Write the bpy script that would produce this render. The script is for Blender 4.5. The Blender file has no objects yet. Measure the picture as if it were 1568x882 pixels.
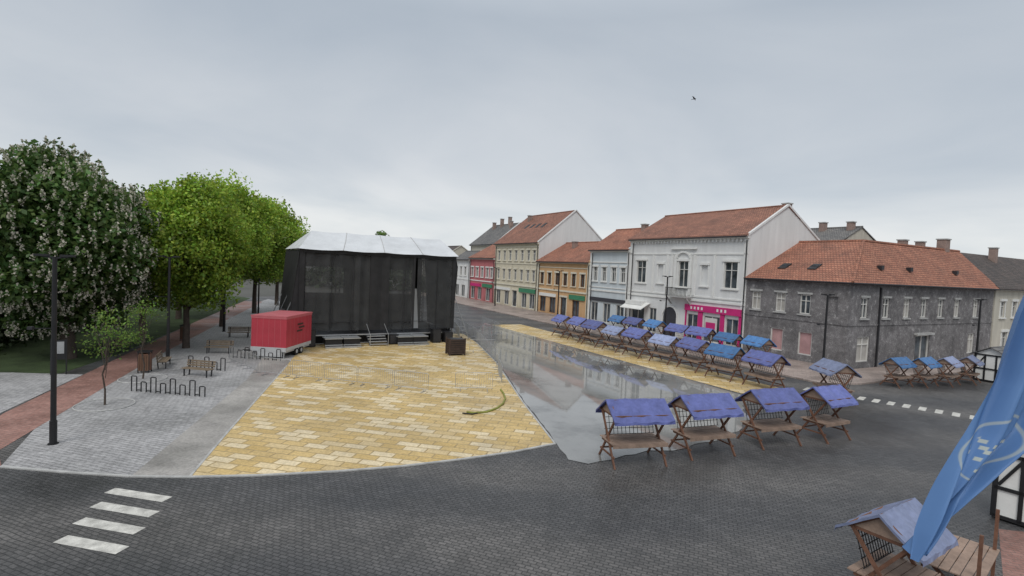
import bpy, math, random
import numpy as np
from mathutils import Vector, Matrix
random.seed(7); rng=np.random.default_rng(7)
scene=bpy.context.scene
V=Vector
# ------------------------------------------------------------------ materials
def newmat(name):
    m=bpy.data.materials.new(name); m.use_nodes=True
    nt=m.node_tree; b=nt.nodes['Principled BSDF']
    return m,nt,b
def N(nt,t,**kw):
    n=nt.nodes.new(t)
    for k,v in kw.items(): setattr(n,k,v)
    return n
def noise(nt,scale,detail=5,rough=.55,vec=None):
    n=N(nt,'ShaderNodeTexNoise'); n.inputs['Scale'].default_value=scale
    n.inputs['Detail'].default_value=detail; n.inputs['Roughness'].default_value=rough
    if vec is not None: nt.links.new(vec,n.inputs['Vector'])
    return n
def ramp(nt,fac,stops):
    r=N(nt,'ShaderNodeValToRGB'); e=r.color_ramp.elements
    while len(e)<len(stops): e.new(.5)
    for el,(p,c) in zip(e,stops):
        el.position=p; el.color=(c,c,c,1) if isinstance(c,(int,float)) else (*c,1)
    nt.links.new(fac,r.inputs[0]); return r
def mixc(nt,fac,a,b,mode='MIX'):
    m=N(nt,'ShaderNodeMix',data_type='RGBA',blend_type=mode)
    for s,val in ((m.inputs[0],fac),(m.inputs[6],a),(m.inputs[7],b)):
        if hasattr(val,'links') or hasattr(val,'is_linked'): nt.links.new(val,s)
        elif isinstance(val,(int,float)): s.default_value=val
        else: s.default_value=(*val,1)
    return m.outputs[2]
def M(name,col,rough=.8,var=.18,scale=1.2,fine=14,metal=0,bump=.0,streak=False,rnd=0):
    m,nt,b=newmat(name)
    tc=N(nt,'ShaderNodeTexCoord'); v=tc.outputs['Object']
    if streak:
        mp=N(nt,'ShaderNodeMapping'); mp.inputs['Scale'].default_value=(1.6,1.6,.22)
        nt.links.new(v,mp.inputs[0]); v2=mp.outputs[0]
    else: v2=v
    n1=noise(nt,scale,6,.6,v2); n2=noise(nt,fine,4,.6,v)
    r1=ramp(nt,n1.outputs[0],[(.3,1-var),(.7,1+var*.6)])
    r2=ramp(nt,n2.outputs[0],[(.25,1-var*.5),(.75,1+var*.4)])
    c=mixc(nt,1.0,col,r1.outputs[0],'MULTIPLY'); c=mixc(nt,1.0,c,r2.outputs[0],'MULTIPLY')
    if streak: # splash dirt towards the ground
        sx_=N(nt,'ShaderNodeSeparateXYZ'); nt.links.new(v,sx_.inputs[0]); ma=N(nt,'ShaderNodeMath',operation='MULTIPLY_ADD'); ma.inputs[1].default_value=.4; nt.links.new(sx_.outputs[2],ma.inputs[0])
        nt.links.new(n1.outputs[0],ma.inputs[2]); rd=ramp(nt,ma.outputs[0],[(.3,(.72,.69,.65)),(.95,1.0)]); c=mixc(nt,1.0,c,rd.outputs[0],'MULTIPLY')
    if rnd:
        oi=N(nt,'ShaderNodeObjectInfo'); rr=ramp(nt,oi.outputs['Random'],[(0,1-rnd),(1,1+rnd)])
        c=mixc(nt,1.0,c,rr.outputs[0],'MULTIPLY')
    nt.links.new(c,b.inputs['Base Color'])
    b.inputs['Roughness'].default_value=rough; b.inputs['Metallic'].default_value=metal
    b.inputs['Specular IOR Level'].default_value=.35
    if bump:
        bp=N(nt,'ShaderNodeBump'); bp.inputs['Strength'].default_value=bump; bp.inputs['Distance'].default_value=.03
        nt.links.new(n2.outputs[0],bp.inputs['Height']); nt.links.new(bp.outputs[0],b.inputs['Normal'])
    return m
def paver(name,c1,c2,mortar,bw,bh,rot=0,ms=.012,rough=(.35,.75),stain=.35,sscale=.12,bump=.5,blotch=None,tracks=False,warp=.1,mid=.18,third=None):
    m,nt,b=newmat(name)
    tc=N(nt,'ShaderNodeTexCoord'); mp=N(nt,'ShaderNodeMapping')
    mp.inputs['Rotation'].default_value=(0,0,rot); nt.links.new(tc.outputs['Object'],mp.inputs[0])
    dn=noise(nt,1.1,3,.5,mp.outputs[0]); 
    add=N(nt,'ShaderNodeVectorMath',operation='MULTIPLY_ADD'); add.inputs[1].default_value=(warp,warp,0)
    nt.links.new(dn.outputs['Color'],add.inputs[0]); nt.links.new(mp.outputs[0],add.inputs[2])
    def brick(a,b_,mo,vec,w_=bw,h_=bh):
        br=N(nt,'ShaderNodeTexBrick'); nt.links.new(vec,br.inputs['Vector'])
        br.inputs['Scale'].default_value=1; br.inputs['Brick Width'].default_value=w_; br.inputs['Row Height'].default_value=h_
        br.inputs['Mortar Size'].default_value=ms; br.inputs['Mortar Smooth'].default_value=.4
        br.inputs['Color1'].default_value=(*a,1); br.inputs['Color2'].default_value=(*b_,1); br.inputs['Mortar'].default_value=(*mo,1); return br
    br=brick(c1,c2,mortar,add.outputs[0])
    c=br.outputs['Color']
    if third: # individually paler slabs, picked per slab
        of=N(nt,'ShaderNodeVectorMath',operation='ADD'); of.inputs[1].default_value=(bw*40,bh*26,0); nt.links.new(add.outputs[0],of.inputs[0])
        b2=brick((0,0,0),(1,1,1),(0,0,0),of.outputs[0]); rt=ramp(nt,b2.outputs['Color'],[(.55,0),(.8,.85)]); c=mixc(nt,rt.outputs[0],c,third)
    n1=noise(nt,sscale,7,.6,tc.outputs['Object']); n2=noise(nt,9,5,.7,tc.outputs['Object']); n3=noise(nt,.9,6,.65,tc.outputs['Object'])
    r1=ramp(nt,n1.outputs[0],[(.35,1-stain),(.65,1+stain*.5)]); r2=ramp(nt,n2.outputs[0],[(.3,.74),(.7,1.24)]); r3=ramp(nt,n3.outputs[0],[(.3,1-mid),(.7,1+mid)])
    for r in (r1,r2,r3): c=mixc(nt,1.0,c,r.outputs[0],'MULTIPLY')
    if blotch:
        mp2=N(nt,'ShaderNodeMapping'); mp2.inputs['Rotation'].default_value=(0,0,rot); mp2.inputs['Scale'].default_value=(1.3,3.2,1)
        nt.links.new(tc.outputs['Object'],mp2.inputs[0])
        nb=noise(nt,1.3,5,.65,mp2.outputs[0]); rb=ramp(nt,nb.outputs[0],[(.5,0.0),(.65,.55)])
        c=mixc(nt,rb.outputs[0],c,blotch)
    if tracks: # lighter, drier wheel tracks sweeping across the square
        wv=N(nt,'ShaderNodeTexWave',wave_type='RINGS'); mp3=N(nt,'ShaderNodeMapping'); mp3.inputs['Location'].default_value=(14,-62,0); nt.links.new(tc.outputs['Object'],mp3.inputs[0]); nt.links.new(mp3.outputs[0],wv.inputs[0])
        wv.inputs['Scale'].default_value=.055; wv.inputs['Distortion'].default_value=3; wv.inputs['Detail'].default_value=4; wv.inputs['Detail Scale'].default_value=1.6
        rw=ramp(nt,wv.outputs['Fac'],[(.2,(.84,.85,.87)),(.9,(1.24,1.21,1.17))]); c=mixc(nt,1.0,c,rw.outputs[0],'MULTIPLY')
        n5=noise(nt,3.2,6,.8,tc.outputs['Object']); r5=ramp(nt,n5.outputs[0],[(.58,0),(.7,.5)]); c=mixc(nt,r5.outputs[0],c,(.2,.195,.19))
    nt.links.new(c,b.inputs['Base Color'])
    rr=ramp(nt,n1.outputs[0],[(.35,rough[0]),(.62,rough[1])]); nt.links.new(rr.outputs[0],b.inputs['Roughness'])
    b.inputs['Specular IOR Level'].default_value=.4
    if bump:
        bp=N(nt,'ShaderNodeBump'); bp.inputs['Strength'].default_value=bump; bp.inputs['Distance'].default_value=.012
        hm=mixc(nt,.4,br.outputs['Fac'],n2.outputs[0]); inv=N(nt,'ShaderNodeInvert'); nt.links.new(hm,inv.inputs[1])
        nt.links.new(inv.outputs[0],bp.inputs['Height']); nt.links.new(bp.outputs[0],b.inputs['Normal'])
    return m
def rooftile(name,c1,c2,dark):
    m,nt,b=newmat(name)
    tc=N(nt,'ShaderNodeTexCoord'); sx=N(nt,'ShaderNodeSeparateXYZ'); nt.links.new(tc.outputs['Object'],sx.inputs[0])
    ad=N(nt,'ShaderNodeMath',operation='ADD'); nt.links.new(sx.outputs[0],ad.inputs[0]); nt.links.new(sx.outputs[1],ad.inputs[1])
    cb=N(nt,'ShaderNodeCombineXYZ'); nt.links.new(ad.outputs[0],cb.inputs[0]); nt.links.new(sx.outputs[2],cb.inputs[1])
    br=N(nt,'ShaderNodeTexBrick'); nt.links.new(cb.outputs[0],br.inputs['Vector'])
    for k,v_ in (('Scale',1),('Brick Width',.28),('Row Height',.2),('Mortar Size',.022),('Mortar Smooth',.6)): br.inputs[k].default_value=v_
    br.inputs['Color1'].default_value=(*c1,1); br.inputs['Color2'].default_value=(*c2,1); br.inputs['Mortar'].default_value=(*dark,1)
    n1=noise(nt,.5,7,.7,tc.outputs['Object']); n2=noise(nt,6,4,.7,tc.outputs['Object'])
    r1=ramp(nt,n1.outputs[0],[(.3,(.6,.64,.68)),(.7,(1.2,1.18,1.15))]); r2=ramp(nt,n2.outputs[0],[(.3,.7),(.7,1.22)])
    c=mixc(nt,1.0,br.outputs[0],r1.outputs[0],'MULTIPLY'); c=mixc(nt,1.0,c,r2.outputs[0],'MULTIPLY')
    nt.links.new(c,b.inputs['Base Color']); b.inputs['Roughness'].default_value=.8
    bp=N(nt,'ShaderNodeBump'); bp.invert=True; bp.inputs['Distance'].default_value=.04; nt.links.new(br.outputs['Fac'],bp.inputs['Height']); nt.links.new(bp.outputs[0],b.inputs['Normal'])
    return m
STREET=math.radians(118.1)
m_asph=paver('dark_cobble',(.078,.077,.077),(.115,.112,.112),(.042,.042,.043),.24,.13,.35,.018,(.28,.7),.4,.13,.8,tracks=True,warp=.14)
m_yellow=paver('yellow_paving',(.50,.355,.14),(.58,.43,.20),(.35,.26,.13),.95,.46,.2,.035,(.4,.75),.14,.2,.35,warp=.05,mid=.09,third=(.68,.58,.40))
m_cobble=paver('light_cobble',(.32,.315,.32),(.40,.395,.4),(.2,.2,.2),.3,.17,.3,.022,(.35,.8),.2,.25,.4,blotch=(.47,.465,.465),warp=.06,mid=.1)
m_walk=paver('concrete_path',(.31,.295,.28),(.34,.325,.305),(.22,.21,.2),1.2,1.2,.3,.01,(.4,.8),.25,.3,.1)
m_brickp=paver('brick_path',(.28,.145,.12),(.34,.19,.16),(.19,.13,.11),.3,.15,.3,.015,(.35,.75),.28,.3,.3)
m_side=paver('sidewalk_slab',(.30,.24,.215),(.36,.3,.27),(.2,.17,.15),.6,.4,.49,.015,(.3,.7),.25,.3,.2)
m_kerb=M('kerb_stone',(.42,.42,.41),.8,.25,2)
m_white=M('road_paint',(.56,.55,.51),.7,.4,3,26)
m_grass=M('grass',(.045,.07,.026),.95,.45,.6,25,bump=.6)
m_earth=M('earth',(.1,.1,.09),.95,.3,.05,2)
m_black=M('black_paint',(.018,.018,.02),.45,.2)
m_dmetal=M('dark_metal',(.05,.05,.055),.5,.2,metal=.5)
m_galv=M('galvanised_steel',(.42,.43,.44),.45,.15,metal=.6)
m_wood=M('stall_wood',(.17,.085,.055),.7,.35,3,20)
m_woodl=M('bench_wood',(.22,.17,.12),.7,.3,3,20)
m_wood2=M('counter_wood',(.31,.22,.17),.65,.3,3,18)
m_blue=M('blue_tarpaulin',(.105,.125,.32),.42,.25,2.5,9,bump=.25,rnd=.3)
m_blue2=M('light_blue_tarpaulin',(.06,.17,.38),.42,.25,2.5,9,bump=.25,rnd=.25)
m_lav=M('faded_tarpaulin',(.23,.27,.42),.45,.25,2.5,9,bump=.25,rnd=.3)
m_frame=M('window_frame',(.62,.61,.58),.6,.12)
m_frameb=M('brown_window_frame',(.14,.08,.05),.6,.2)
m_board=M('window_board',(.45,.43,.40),.8,.25,.9)
m_boardp=M('pink_board',(.45,.27,.27),.8,.25,.9)
def glassmat(name,c=(.03,.035,.04)):
    m,nt,b=newmat(name)
    tc=N(nt,'ShaderNodeTexCoord'); n=noise(nt,.9,3,.5,tc.outputs['Object'])
    r=ramp(nt,n.outputs[0],[(.35,c),(.65,tuple(x*3.6 for x in c))]); nt.links.new(r.outputs[0],b.inputs['Base Color'])
    b.inputs['Roughness'].default_value=.08; b.inputs['Specular IOR Level'].default_value=.6
    return m
m_glass=glassmat('window_glass')
m_tile=rooftile('red_roof_tile',(.29,.13,.09),(.37,.17,.115),(.13,.065,.045))
m_tile2=rooftile('bright_roof_tile',(.34,.135,.085),(.43,.19,.12),(.16,.07,.05))
m_tiled=rooftile('dark_roof_tile',(.085,.07,.065),(.13,.1,.09),(.04,.035,.03))
m_tileg=rooftile('grey_roof_tile',(.16,.155,.155),(.22,.21,.2),(.08,.08,.08))
m_chim=M('chimney_brick',(.3,.22,.19),.85,.3)
# ------------------------------------------------------------------ mesh helpers
class Part:
    def __init__(s): s.v=[];s.f=[];s.m=[];s.mats=[]
    def mi(s,mat):
        if mat not in s.mats: s.mats.append(mat)
        return s.mats.index(mat)
    def face(s,pts,mat):
        i=len(s.v); s.v+= [tuple(p) for p in pts]; s.f.append(tuple(range(i,i+len(pts)))); s.m.append(s.mi(mat))
    def hexa(s,c,mat):
        i=len(s.v); s.v+=[tuple(p) for p in c]; k=s.mi(mat)
        for q in ((0,3,2,1),(4,5,6,7),(0,1,5,4),(1,2,6,5),(2,3,7,6),(3,0,4,7)):
            s.f.append(tuple(i+j for j in q)); s.m.append(k)
    def box(s,a,b,mat):
        x0,y0,z0=a;x1,y1,z1=b
        s.hexa([(x0,y0,z0),(x1,y0,z0),(x1,y1,z0),(x0,y1,z0),(x0,y0,z1),(x1,y0,z1),(x1,y1,z1),(x0,y1,z1)],mat)
    def obox(s,P,x0,x1,z0,z1,d0,d1,mat):
        s.hexa([P(x0,z0,d0),P(x1,z0,d0),P(x1,z0,d1),P(x0,z0,d1),P(x0,z1,d0),P(x1,z1,d0),P(x1,z1,d1),P(x0,z1,d1)],mat)
    def beam(s,p,q,w,h,mat):
        p=V(p);q=V(q);d=(q-p).normalized(); up=V((0,0,1)) if abs(d.z)<.95 else V((0,1,0))
        a=d.cross(up).normalized()*w/2; b=a.cross(d).normalized()*h/2
        s.hexa([p-a-b,p+a-b,p+a+b,p-a+b,q-a-b,q+a-b,q+a+b,q-a+b],mat)
    def tube(s,pts,rs,mat,n=8,cap=True):
        pts=[V(p) for p in pts]
        if not hasattr(rs,'__len__'): rs=[rs]*len(pts)
        k=s.mi(mat); base=len(s.v); a=None
        for i,p in enumerate(pts):
            d=(pts[min(i+1,len(pts)-1)]-pts[max(i-1,0)]).normalized()
            if a is None:
                up=V((0,0,1)) if abs(d.z)<.9 else V((1,0,0)); a=d.cross(up).normalized()
            else: a=(a-d*a.dot(d)).normalized()
            b=d.cross(a)
            for j in range(n):
                t=2*math.pi*j/n; s.v.append(tuple(p+(a*math.cos(t)+b*math.sin(t))*rs[i]))
        for i in range(len(pts)-1):
            for j in range(n):
                j2=(j+1)%n; s.f.append((base+i*n+j,base+i*n+j2,base+(i+1)*n+j2,base+(i+1)*n+j)); s.m.append(k)
        if cap:
            s.f.append(tuple(base+j for j in range(n))); s.m.append(k)
            s.f.append(tuple(base+(len(pts)-1)*n+j for j in range(n))); s.m.append(k)
    def mesh(s,name,smooth=False):
        me=bpy.data.meshes.new(name); me.from_pydata(s.v,[],s.f)
        for m in s.mats: me.materials.append(m)
        me.polygons.foreach_set('material_index',s.m)
        if smooth: me.polygons.foreach_set('use_smooth',[True]*len(s.f))
        me.update(); return me
    def obj(s,name,parent=None,smooth=False):
        if not s.f: return None
        return link(name,s.mesh(name,smooth),parent)
def link(name,me,parent=None):
    o=bpy.data.objects.new(name,me); scene.collection.objects.link(o)
    if parent is not None: o.parent=parent
    return o
def empty(name,loc=(0,0,0),rz=0):
    o=bpy.data.objects.new(name,None); scene.collection.objects.link(o); o.location=loc; o.rotation_euler=(0,0,rz); o.empty_display_size=.3
    return o
def place(name,parts,loc,rz=0,sc=1):
    e=empty(name,loc,rz); e.scale=(sc,sc,sc)
    for pn,me in parts: link(pn,me,e)
    return e
def sheet(name,pts,z,mat):
    p=Part(); p.face([(x,y,z) for x,y in pts],mat); return p.obj(name)
SA=V((28.3,43.8)); V1=V((math.cos(STREET),math.sin(STREET))); W=V((-math.sin(STREET),math.cos(STREET)))
def SP(s,w): q=SA+V1*s+W*w; return (q.x,q.y)
# ------------------------------------------------------------------ ground
sheet('ground',[(-900,-300),(900,-300),(900,1200),(-900,1200)],0,m_earth)
sheet('cobbled_road',[(-60,-30),(80,-30),(110,70),(-10,140),(-30,130),(-60,60)],.004,m_asph)
sheet('park_lawn',[(-23.5,18),(-27.8,37),(-33.8,56),(-45,90),(-120,140),(-140,0),(-30,10)],.008,m_grass)
sheet('park_path',[(-19.8,18.2),(-22.4,22.9),(-25,30.5),(-29,30.2),(-46,27),(-60,20),(-30,14)],.0105,m_cobble)
edge=[(-16.9,17.25),(-14.6,17.05),(-12.3,16.95),(-10.45,17.1),(-8.2,17.5),(-5.78,18.13),(-3.7,18.85),(-1.8,19.7),(.3,20.8),(2.14,22.04)]
sheet('cobbled_plaza',edge[:3]+[(-15.7,31.3),(-18,42),(-19,50),(-28,75),(-42,90),(-33.3,56),(-27.2,38),(-24,31.5),(-19.8,22)],.008,m_cobble)
sheet('brick_path',[(-16.9,17.3),(-18.3,18.6),(-25,36.9),(-31.2,56),(-40,84),(-43,84),(-33.9,56),(-27.3,37),(-22.2,22.8),(-19.5,17.6)],.013,m_brickp)
sheet('concrete_path',[(-12.3,16.97),(-10.45,17.12),(-11.7,21.8),(-15.2,35.6),(-17.5,44),(-20,44),(-15.7,31.3)],.013,m_walk)
ye=edge[3:]+[(.87,28.8),(-.96,40.3),(-3.15,50),(-5,56),(-22,60),(-17.5,44),(-15.2,35.6),(-11.7,21.8)]
sheet('yellow_plaza',ye,.017,m_yellow)
sheet('brick_pavement',[(11.6,11.6),(15.5,16),(22,15),(16,6),(9.8,8.6)],.009,m_brickp)
k=Part()
for a,b in zip(edge[:-1],edge[1:]):
    k.beam((a[0],a[1],.02),(b[0],b[1],.02),.12,.05,m_kerb)
for a,b in (((-10.45,17.1),(-11.7,21.8)),((-11.7,21.8),(-15.2,35.6)),((2.14,22.04),(.87,28.8)),((.87,28.8),(-.96,40.3)),((-.96,40.3),(-3.15,50))):
    k.beam((a[0],a[1],.012),(b[0],b[1],.012),.09,.04,m_kerb)
k.obj('kerb')
ys=[SP(-4,12.4),SP(34,12.4),SP(34,16.6),SP(-3,16.6)]
sheet('yellow_market_strip',ys,.008,m_yellow)
def watermat():
    m,nt,b=newmat('standing_water'); tc=N(nt,'ShaderNodeTexCoord')
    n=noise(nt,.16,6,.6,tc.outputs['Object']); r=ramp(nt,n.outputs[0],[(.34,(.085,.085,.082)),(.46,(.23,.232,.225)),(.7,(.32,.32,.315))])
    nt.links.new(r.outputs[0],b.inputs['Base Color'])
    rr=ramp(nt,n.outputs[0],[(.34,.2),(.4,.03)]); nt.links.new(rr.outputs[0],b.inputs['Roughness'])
    b.inputs['IOR'].default_value=1.5; b.inputs['Specular IOR Level'].default_value=.75
    n2=noise(nt,3.5,3,.5,tc.outputs['Object']); bp=N(nt,'ShaderNodeBump'); bp.inputs['Strength'].default_value=.03; bp.inputs['Distance'].default_value=.02
    nt.links.new(n2.outputs[0],bp.inputs['Height']); nt.links.new(bp.outputs[0],b.inputs['Normal'])
    return m
m_water=watermat()
pud=[(2.35,21.5),(2.5,20.3),(3.4,19.9),(4.4,20.6),(6,21.6),(8,22.4),(10,23.9),(11.3,25.1),(13,27.5),(13.6,30),(15.1,32.3)]
pud+=[SP(s,16.65) for s in (2,8,14,20,26,32,36)]+[(-3.4,66),(-3.6,60),(-3.1,54),(-2.9,50),(-1.7,44.5),(-.85,40.3),(.1,34.6),(.98,28.8),(1.7,25)]
pts=[]
for i in range(len(pud)):
    a=V(pud[i]);b=V(pud[(i+1)%len(pud)]); n=max(1,int((b-a).length/.5)); wob=.16 if i<9 else .05
    for j in range(n):
        q=a.lerp(b,j/n); pts.append((q.x+random.uniform(-wob,wob),q.y+random.uniform(-wob,wob)))
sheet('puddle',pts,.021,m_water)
sw=Part()
def prism(p,pts,z0,z1,mat):
    p.face([(x,y,z1) for x,y in pts],mat)
    for a,b in zip(pts,pts[1:]+pts[:1]): p.face([(a[0],a[1],z0),(b[0],b[1],z0),(b[0],b[1],z1),(a[0],a[1],z1)],mat)
prism(sw,[SP(-3,8),SP(100,8),SP(100,-.2),SP(-.2,-.2),SP(-.2,-60),SP(-4,-60),SP(-4,5)],0,.12,m_side)
sw.obj('sidewalk')
cw=Part()
for i in range(4):
    cx,cy=-11.15+.27*i,15.7-.93*i; d=V((.98,-.2)).normalized()*(1.05-.03*i); nn=V((.2,.98)).normalized()*.19
    q=[V((cx,cy))-d-nn,V((cx,cy))+d-nn,V((cx,cy))+d+nn,V((cx,cy))-d+nn]; cw.face([(a.x,a.y,.009) for a in q],m_white)
cw.obj('zebra_crossing')
cw=Part(); a=V((20.6,35.6)); b=V((26.9,29.8)); d=(b-a).normalized(); nn=V((-d.y,d.x))
for i in range(12):
    c=a.lerp(b,i/11); q=[c-d*.18-nn*.6,c+d*.18-nn*.6,c+d*.18+nn*.6,c-d*.18+nn*.6]; cw.face([(t.x,t.y,.009) for t in q],m_white)
cw.obj('zebra_crossing')
# ------------------------------------------------------------------ buildings
def facade(wp,tp,gp,o,dx,dn,L,H,wins,wall,trim=None,frame=None):
    frame=frame or m_frame; o=V(o);dx=V(dx);dn=V(dn)
    P=lambda x,z,d=0:o+dx*x+dn*d+V((0,0,z))
    R=[(c-w/2,z,c+w/2,z+h) for c,z,w,h,*_ in wins]
    xs=sorted({0,L,*[r[0] for r in R],*[r[2] for r in R]}); zs=sorted({0,H,*[r[1] for r in R],*[r[3] for r in R]})
    for x0,x1 in zip(xs,xs[1:]):
        for z0,z1 in zip(zs,zs[1:]):
            mx,mz=(x0+x1)/2,(z0+z1)/2
            if any(r[0]<mx<r[2] and r[1]<mz<r[3] for r in R): continue
            wp.face([P(x0,z0),P(x1,z0),P(x1,z1),P(x0,z1)],wall)
    for (x0,z0,x1,z1),wd in zip(R,wins):
        kind=wd[4] if len(wd)>4 else 'w'; D=.2
        for a,b in (((x0,z0),(x1,z0)),((x1,z0),(x1,z1)),((x1,z1),(x0,z1)),((x0,z1),(x0,z0))):
            wp.face([P(*a),P(*b),P(b[0],b[1],D),P(a[0],a[1],D)],wall)
        pm={'w':m_glass,'b':m_board,'p':m_boardp,'s':m_glass,'n':wall,'d':m_glass}.get(kind,m_glass)
        gp.face([P(x0,z0,D),P(x1,z0,D),P(x1,z1,D),P(x0,z1,D)],pm)
        t=.09
        if kind!='n':
            for q in ((x0,x0+t,z0,z1),(x1-t,x1,z0,z1),(x0+t,x1-t,z0,z0+t),(x0+t,x1-t,z1-t,z1)): tp.obox(P,*q,.08,D-.01,frame)
            if kind in 'wb':
                mx=(x0+x1)/2; tp.obox(P,mx-.04,mx+.04,z0+t,z1-t,.1,D-.01,frame)
                zt=z0+(z1-z0)*.68; tp.obox(P,x0+t,x1-t,zt-.035,zt+.035,.095,D-.01,frame)
            if kind=='s':
                nn=max(2,int((x1-x0)/1.1))
                for i in range(1,nn):
                    mx=x0+(x1-x0)*i/nn; tp.obox(P,mx-.035,mx+.035,z0+t,z1-t,.1,D-.01,frame)
        if trim is not None and kind!='s':
            e=.003; w=.16
            tp.obox(P,x0-w,x0-e,z0-.0,z1+e,-.06,.01,trim); tp.obox(P,x1+e,x1+w,z0,z1+e,-.06,.01,trim)
            tp.obox(P,x0-w-.06,x1+w+.06,z1+e+.002,z1+.26,-.14,.01,trim); tp.obox(P,x0-w-.08,x1+w+.08,z0-.14,z0-e,-.16,.01,trim)
    return P
def skylight(p,x,y,z,sl,m=m_dmetal):
    p.hexa([(x-.4,y-.5,z-.5*sl+.06),(x+.4,y-.5,z-.5*sl+.06),(x+.4,y+.5,z+.5*sl+.06),(x-.4,y+.5,z+.5*sl+.06),
            (x-.4,y-.55,z-.5*sl+.2),(x+.4,y-.55,z-.5*sl+.2),(x+.4,y+.45,z+.5*sl+.2),(x-.4,y+.45,z+.5*sl+.2)],m)
    p.box((x-.3,y-.1,z+.12),(x+.3,y+.1,z+.3),m_glass)
def chimney(p,x,y,z0,z1,w=.7):
    p.box((x-w/2,y-w/2,z0),(x+w/2,y+w/2,z1),m_chim); p.box((x-w/2-.08,y-w/2-.08,z1),(x+w/2+.08,y+w/2+.08,z1+.12),m_kerb)
def house(name,s0,s1,H,R,depth,wall,roof,wins,trim=None,frame=None,bands=(),parapet=True,off=0,sky=0,chims=(),shops=(),sidewall=None,quoins=False):
    L=s1-s0; o=SP(s1,-off); e=empty(name,(o[0],o[1],0),STREET-math.pi)
    w=Part();t=Part();g=Part()
    P=facade(w,t,g,(0,0,0),(1,0,0),(0,1,0),L,H,wins,wall,trim,frame)
    sm=sidewall or wall; ry=depth/2
    for x in (0,L):
        w.face([(x,0,0),(x,depth,0),(x,depth,H),(x,ry,R-.08),(x,0,H)],sm)
    w.face([(0,depth,0),(L,depth,0),(L,depth,H),(0,depth,H)],sm)
    w.obj('walls',e)
    tm=trim or wall
    for z,h,d in bands: t.obox(P,-.02,L+.02,z,z+h,-d,.01,tm)
    t.obox(P,-.05,L+.05,H-.32,H-.14,-.28,.01,tm); t.obox(P,-.06,L+.06,H-.139,H+.02,-.42,.01,tm)
    if quoins:
        for x in (.25,L-.25): t.obox(P,x-.25,x+.25,.0,H-.33,-.08,.01,tm)
    for x in (.6,L-.15): t.tube([P(x,.15,-.16),P(x,H-.5,-.16)],.06,m_dmetal,6)
    t.obj('trim_and_frames',e); g.obj('window_panes',e)
    r=Part(); sl=(R-H)/ry; ov=.45; th=.14
    for sg in (0,1):
        y0=-ov if sg==0 else depth+ov; z0=H-ov*sl*.3
        r.hexa([(-.1,y0,z0),(L+.1,y0,z0),(L+.1,ry,R-th),(-.1,ry,R-th),(-.1,y0,z0+th),(L+.1,y0,z0+th),(L+.1,ry,R),(-.1,ry,R)],roof)
    r.tube([(-.1,ry,R),(L+.1,ry,R)],.13,roof,8)
    r.tube([(0,-ov-.07,H-.12),(L,-ov-.07,H-.12)],.08,m_dmetal,6)
    for i in range(sky): skylight(r,L*(.25+.5*(i+.5)/max(1,sky)),ry*.55,H+(R-H)*.55,sl)
    r.obj('roof',e)
    if parapet:
        q=Part()
        q.beam((L-.02,-.3,H+.02),(L-.02,ry,R+.06),.26,.2,sm); q.beam((L-.02,ry,R+.06),(L-.02,depth+.2,H+.02),.26,.2,sm)
        q.obj('gable_parapet',e)
    c=Part()
    for x,yf,dz in chims:
        y=depth*yf; zr=H+(R-H)*(1-abs(y-ry)/ry); chimney(c,x,y,zr-.4,zr+dz)
    c.obj('chimney',e)
    for i,(x0,x1,z0,z1,mat,d) in enumerate(shops):
        q=Part(); q.obox(P,x0,x1,z0,z1,-d,.01,mat)
        q.obj('shop_fascia',e)
    return e,P
def row(xs,z,w,h,k='w'): return [(x,z,w,h,k) for x in xs]
m_wwhite=M('white_render',(.68,.685,.68),.85,.1,.8,12,streak=True)
m_wcream=M('cream_render',(.60,.55,.43),.85,.14,.8,12,streak=True)
m_wcreaml=M('light_cream_trim',(.67,.63,.52),.85,.1)
m_worange=M('ochre_render',(.58,.37,.2),.85,.14,.8,12,streak=True)
m_wblue=M('pale_blue_render',(.54,.59,.62),.85,.1,.8,12,streak=True)
m_wpink=M('red_pink_render',(.46,.15,.16),.85,.14,.8,12,streak=True)
m_trimw=M('white_trim',(.72,.72,.70),.8,.08)
m_mag=M('magenta_sign',(.55,.03,.18),.5,.12)
m_green=M('green_sign',(.05,.22,.12),.5,.1)
m_dk=M('dark_sign',(.05,.05,.06),.5,.1)
m_lwall=M('beige_render',(.52,.49,.42),.85,.15,.8,12,streak=True)
wins=[(2.2,6.2,1.7,2.8),(15.7,6.2,1.7,2.8),(9.2,6.0,1.5,3.0),(5.6,6.3,.9,2.3,'n'),(12.3,6.3,.9,2.3,'n')]
wins+=[(1.9,.3,2.4,2.9,'s'),(10.9,.3,1.6,2.8,'s'),(13.6,.3,2.2,2.8,'s'),(16.2,.3,1.6,2.8,'s'),(4.6,.2,1.3,3.0,'s')]
e,P=house('white_palace',10,27.7,11.7,15.2,11.5,m_wwhite,m_tile,wins,m_trimw,None,[(4.55,.22,.14),(5.0,.16,.1),(9.75,.14,.08)],True,0,0,[(16.6,.62,1.2)],
   [(9.9,17.4,3.45,4.15,m_mag,.22),(.5,3.5,3.4,3.9,m_trimw,.9)],quoins=True)
q=Part()
for x in (7.5,8.05,10.35,10.9): q.obox(P,x-.16,x+.16,5.17,9.7,-.16,.01,m_trimw)
for i in range(10):
    a0=math.pi*i/10;a1=math.pi*(i+1)/10
    q.beam(P(9.2+1.0*math.cos(a0),9.35+.7*math.sin(a0),-.1),P(9.2+1.0*math.cos(a1),9.35+.7*math.sin(a1),-.1),.2,.2,m_trimw)
q.obox(P,7.3,11.1,10.35,10.55,-.25,.01,m_trimw)
for x in (4.3,6.7,13.6,): q.obox(P,x-.14,x+.14,5.17,9.7,-.1,.01,m_trimw)
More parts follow.
